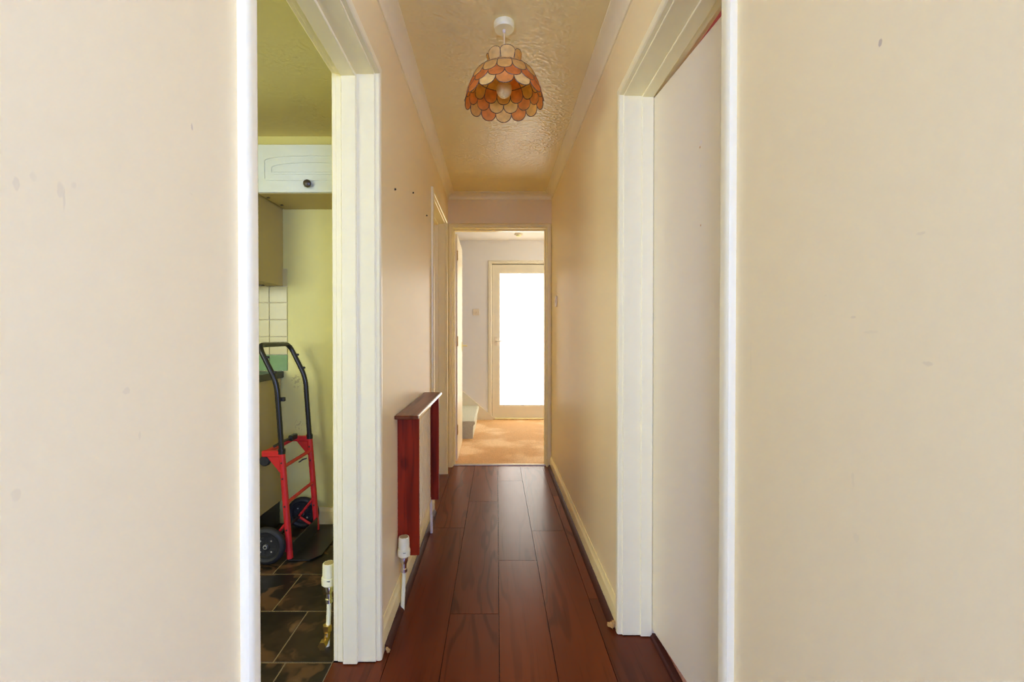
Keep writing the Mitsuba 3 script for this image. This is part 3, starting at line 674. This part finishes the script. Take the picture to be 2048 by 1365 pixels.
# ---- kitchen radiator: only its valve shows past the door jamb
kr = thing('radiator', 'kitchen radiator whose white valve shows beside the door frame', 'radiator')
kx_, ky_ = -.617, 1.685
trv(kr, kx_, ky_, .0, .306)
obj('elbow', tube([(kx_-.006, ky_-.004, .055), (kx_-.006, ky_-.006, .030), (kx_-.010, ky_-.045, .026)], .012, 14, .018), 'brass', kr)
obj('compression_nut', lathe([(0, -.012), (.0155, -.012), (.0165, -.008), (.0165, .008), (.0155, .012), (0, .012)], (kx_-.006, ky_-.004, .066), 'z', 6), 'brass', kr, smooth=False)
obj('compression_nut', lathe([(0, -.011), (.0150, -.011), (.0158, -.008), (.0158, .008), (.0150, .011), (0, .011)], (kx_-.009, ky_-.036, .026), 'y', 6), 'brass', kr, smooth=False)
pts = [(XLK-.034, 1.76)]
for i in range(22):
    y = 1.766+i*.033; pts += [(XLK-.066, y), (XLK-.072, y+.005), (XLK-.072, y+.02), (XLK-.066, y+.026)]
pts += [(XLK-.066, 2.50), (XLK-.034, 2.50)]
obj('panel', extrude_axis(Polygon(pts), 'z', .2, .75), 'plastic_white', kr, smooth=False)
obj('valve_tail', tube([(kx_, ky_, .196), (kx_+.004, 1.73, .196), (kx_+.008, 1.77, .22)], .008, 12), 'chrome', kr)

# ---- red and black sack truck standing in the kitchen
ht = thing('hand_truck', 'red and black sack truck with two wheels standing in the kitchen', 'hand truck')
YN, YF_ = 2.325, 2.672
def rail(h):   # x of the side tubes at height h
    return np.interp(h, [0, .02, .55, .905, 1.09], [-1.048, -1.049, -1.088, -1.112, -1.215])
TR = .0155
for y in (YN, YF_):
    sd = obj('side_tube', tube([(rail(.012), y, .012), (rail(.30), y, .30), (rail(.556), y, .556)], TR, 16), 'red_metal', ht)
    for h in (.16, .28, .42, .50):
        obj('bolt', lathe([(0, -.019), (.004, -.019), (.004, .019), (0, .019)], (rail(h), y, h), 'y', 8), 'screw_dark', sd)
hp_ = [(rail(.52), YN, .52), (rail(.905), YN, .905), (-1.205, YN, 1.095), (-1.205, YF_, 1.095), (rail(.905), YF_, .905), (rail(.52), YF_, .52)]
hd_ = obj('handle', tube(hp_, .0128, 16, .055, 8), 'black_metal', ht)
for y in (YN, YF_):
    for t in (.22, .62):
        xx, zz = -1.112-.093*t, .905+.19*t; obj('clip', bx(xx+.004, xx+.020, y-.006, y+.006, zz+.004, zz+.016, .002), 'black_rubber', hd_)
    obj('collar', lathe([(0, -.012), (.018, -.012), (.018, .012), (0, .012)], (rail(.556), y, .556), 'z', 16), 'black_metal', ht)
obj('stop_peg', bx(rail(.82)-.006, rail(.82)+.028, YN+.010, YN+.026, .808, .828, .002), 'black_rubber', hd_)
for h, yy in ((.475, 0), (.29, 0)):
    obj('crossbar', tube([(rail(h), YN, h), (rail(h), YF_, h)], .009, 12), 'red_metal', ht)
# folding rear brackets with the second pair of small castors
for y in (YN, YF_):
    bk = obj('bracket', cat(bx(-1.185, rail(.55)+.004, y-.014, y+.014, .530, .560, .004),
                            extrude_axis(Polygon([(rail(.53), .535), (-1.165, .535), (rail(.44), .43)]), 'y', y-.006, y+.006)), 'red_metal', ht)
obj('link_bar', tube([(-1.178, YN, .545), (-1.178, YF_, .545)], .012, 12), 'red_metal', ht)
obj('latch', cat(tube([(-1.150, YN+.05, .57), (-1.150, YF_-.06, .572)], .007, 10), bx(-1.16, -1.135, YF_-.12, YF_-.05, .555, .585, .004)), 'black_metal', ht)
for y in (YN+.012,):
    obj('castor', lathe([(0, -.012), (.022, -.012), (.027, -.007), (.027, .007), (.022, .012), (0, .012)], (-1.178, y, .505), 'y', 24), 'black_rubber', ht)
obj('strap_clip', tube([(rail(.45)-.012, YF_-.03, .437), (rail(.45)-.03, YF_-.04, .432), (rail(.45)-.05, YF_-.05, .418)], .0035, 8), 'black_metal', ht)
# braces and axle
WX, WZ, WR_ = -1.148, .092, .094
obj('axle', tube([(WX, YN-.055, WZ), (WX, YF_+.075, WZ)], .009, 12), 'black_metal', ht)
for y in (YN+.012, YF_-.012):
    obj('brace', tube([(rail(.20), y, .20), (WX, y, WZ)], .0075, 10), 'red_metal', ht)
    obj('brace', tube([(rail(.03), y, .03), (WX, y, WZ)], .0075, 10), 'red_metal', ht)
for s, yc in ((-1, YN-.036), (1, YF_+.050)):
    wh = f'{ht}__wheel' if s < 0 else f'{ht}__wheel_001'
    R = WR_
    pr = [(.060, -.010)]+[(.060+(R-.060)*(.35+.65*math.sin(a)), -.020*math.cos(a)) for a in np.linspace(.1, math.pi-.1, 11)]+[(.060, .010)]
    tyre = lathe([(r, d) for r, d in pr]+[pr[0]], (WX, yc, WZ), 'y', 48)
    obj('tyre', tyre, 'black_rubber', wh, smooth=40)
    obj('rim', lathe([(0, -.014), (.018, -.014), (.024, -.006), (.048, -.006), (.054, -.013), (.063, -.013), (.063, .013), (.054, .013), (.048, .006), (.024, .006), (.018, .014), (0, .014)], (WX, yc, WZ), 'y', 40), 'black_metal', wh)
    tag(obj('hub_cap', lathe([(.005, -.020), (.0105, -.020), (.0125, -.016), (.0125, .016), (.0105, .020), (.005, .020), (.005, -.020)], (WX, yc, WZ), 'y', 24), 'chrome', wh), 'pale metal axle end')
    obj('axle_end', lathe([(0, -.0215), (.0065, -.0215), (.0065, .0215), (0, .0215)], (WX, yc, WZ), 'y', 16), 'black_metal', wh)
    for k in range(4):
        a = math.pi/4+k*math.pi/2
        obj('bolt', lathe([(0, -.011), (.0045, -.011), (.0045, .011), (0, .011)], (WX+.038*math.cos(a), yc, WZ+.038*math.sin(a)), 'y', 8), 'chrome', wh)
# toe plate
tp = Polygon([(rail(.01)-.004, YN-.012), (-.945, YN-.012), (-.905, YN+.045), (-.905, YF_-.03), (-.940, YF_+.012), (rail(.01)-.004, YF_+.012)])
tpm = cat(extrude_axis(tp, 'z', .004, .009), bx(rail(.02)+.002, rail(.02)+.010, YN+.010, YF_-.010, .004, .085, .001))
tag(obj('toe_plate', tpm, 'black_metal', ht, smooth=False), 'black steel toe plate flat on the floor')
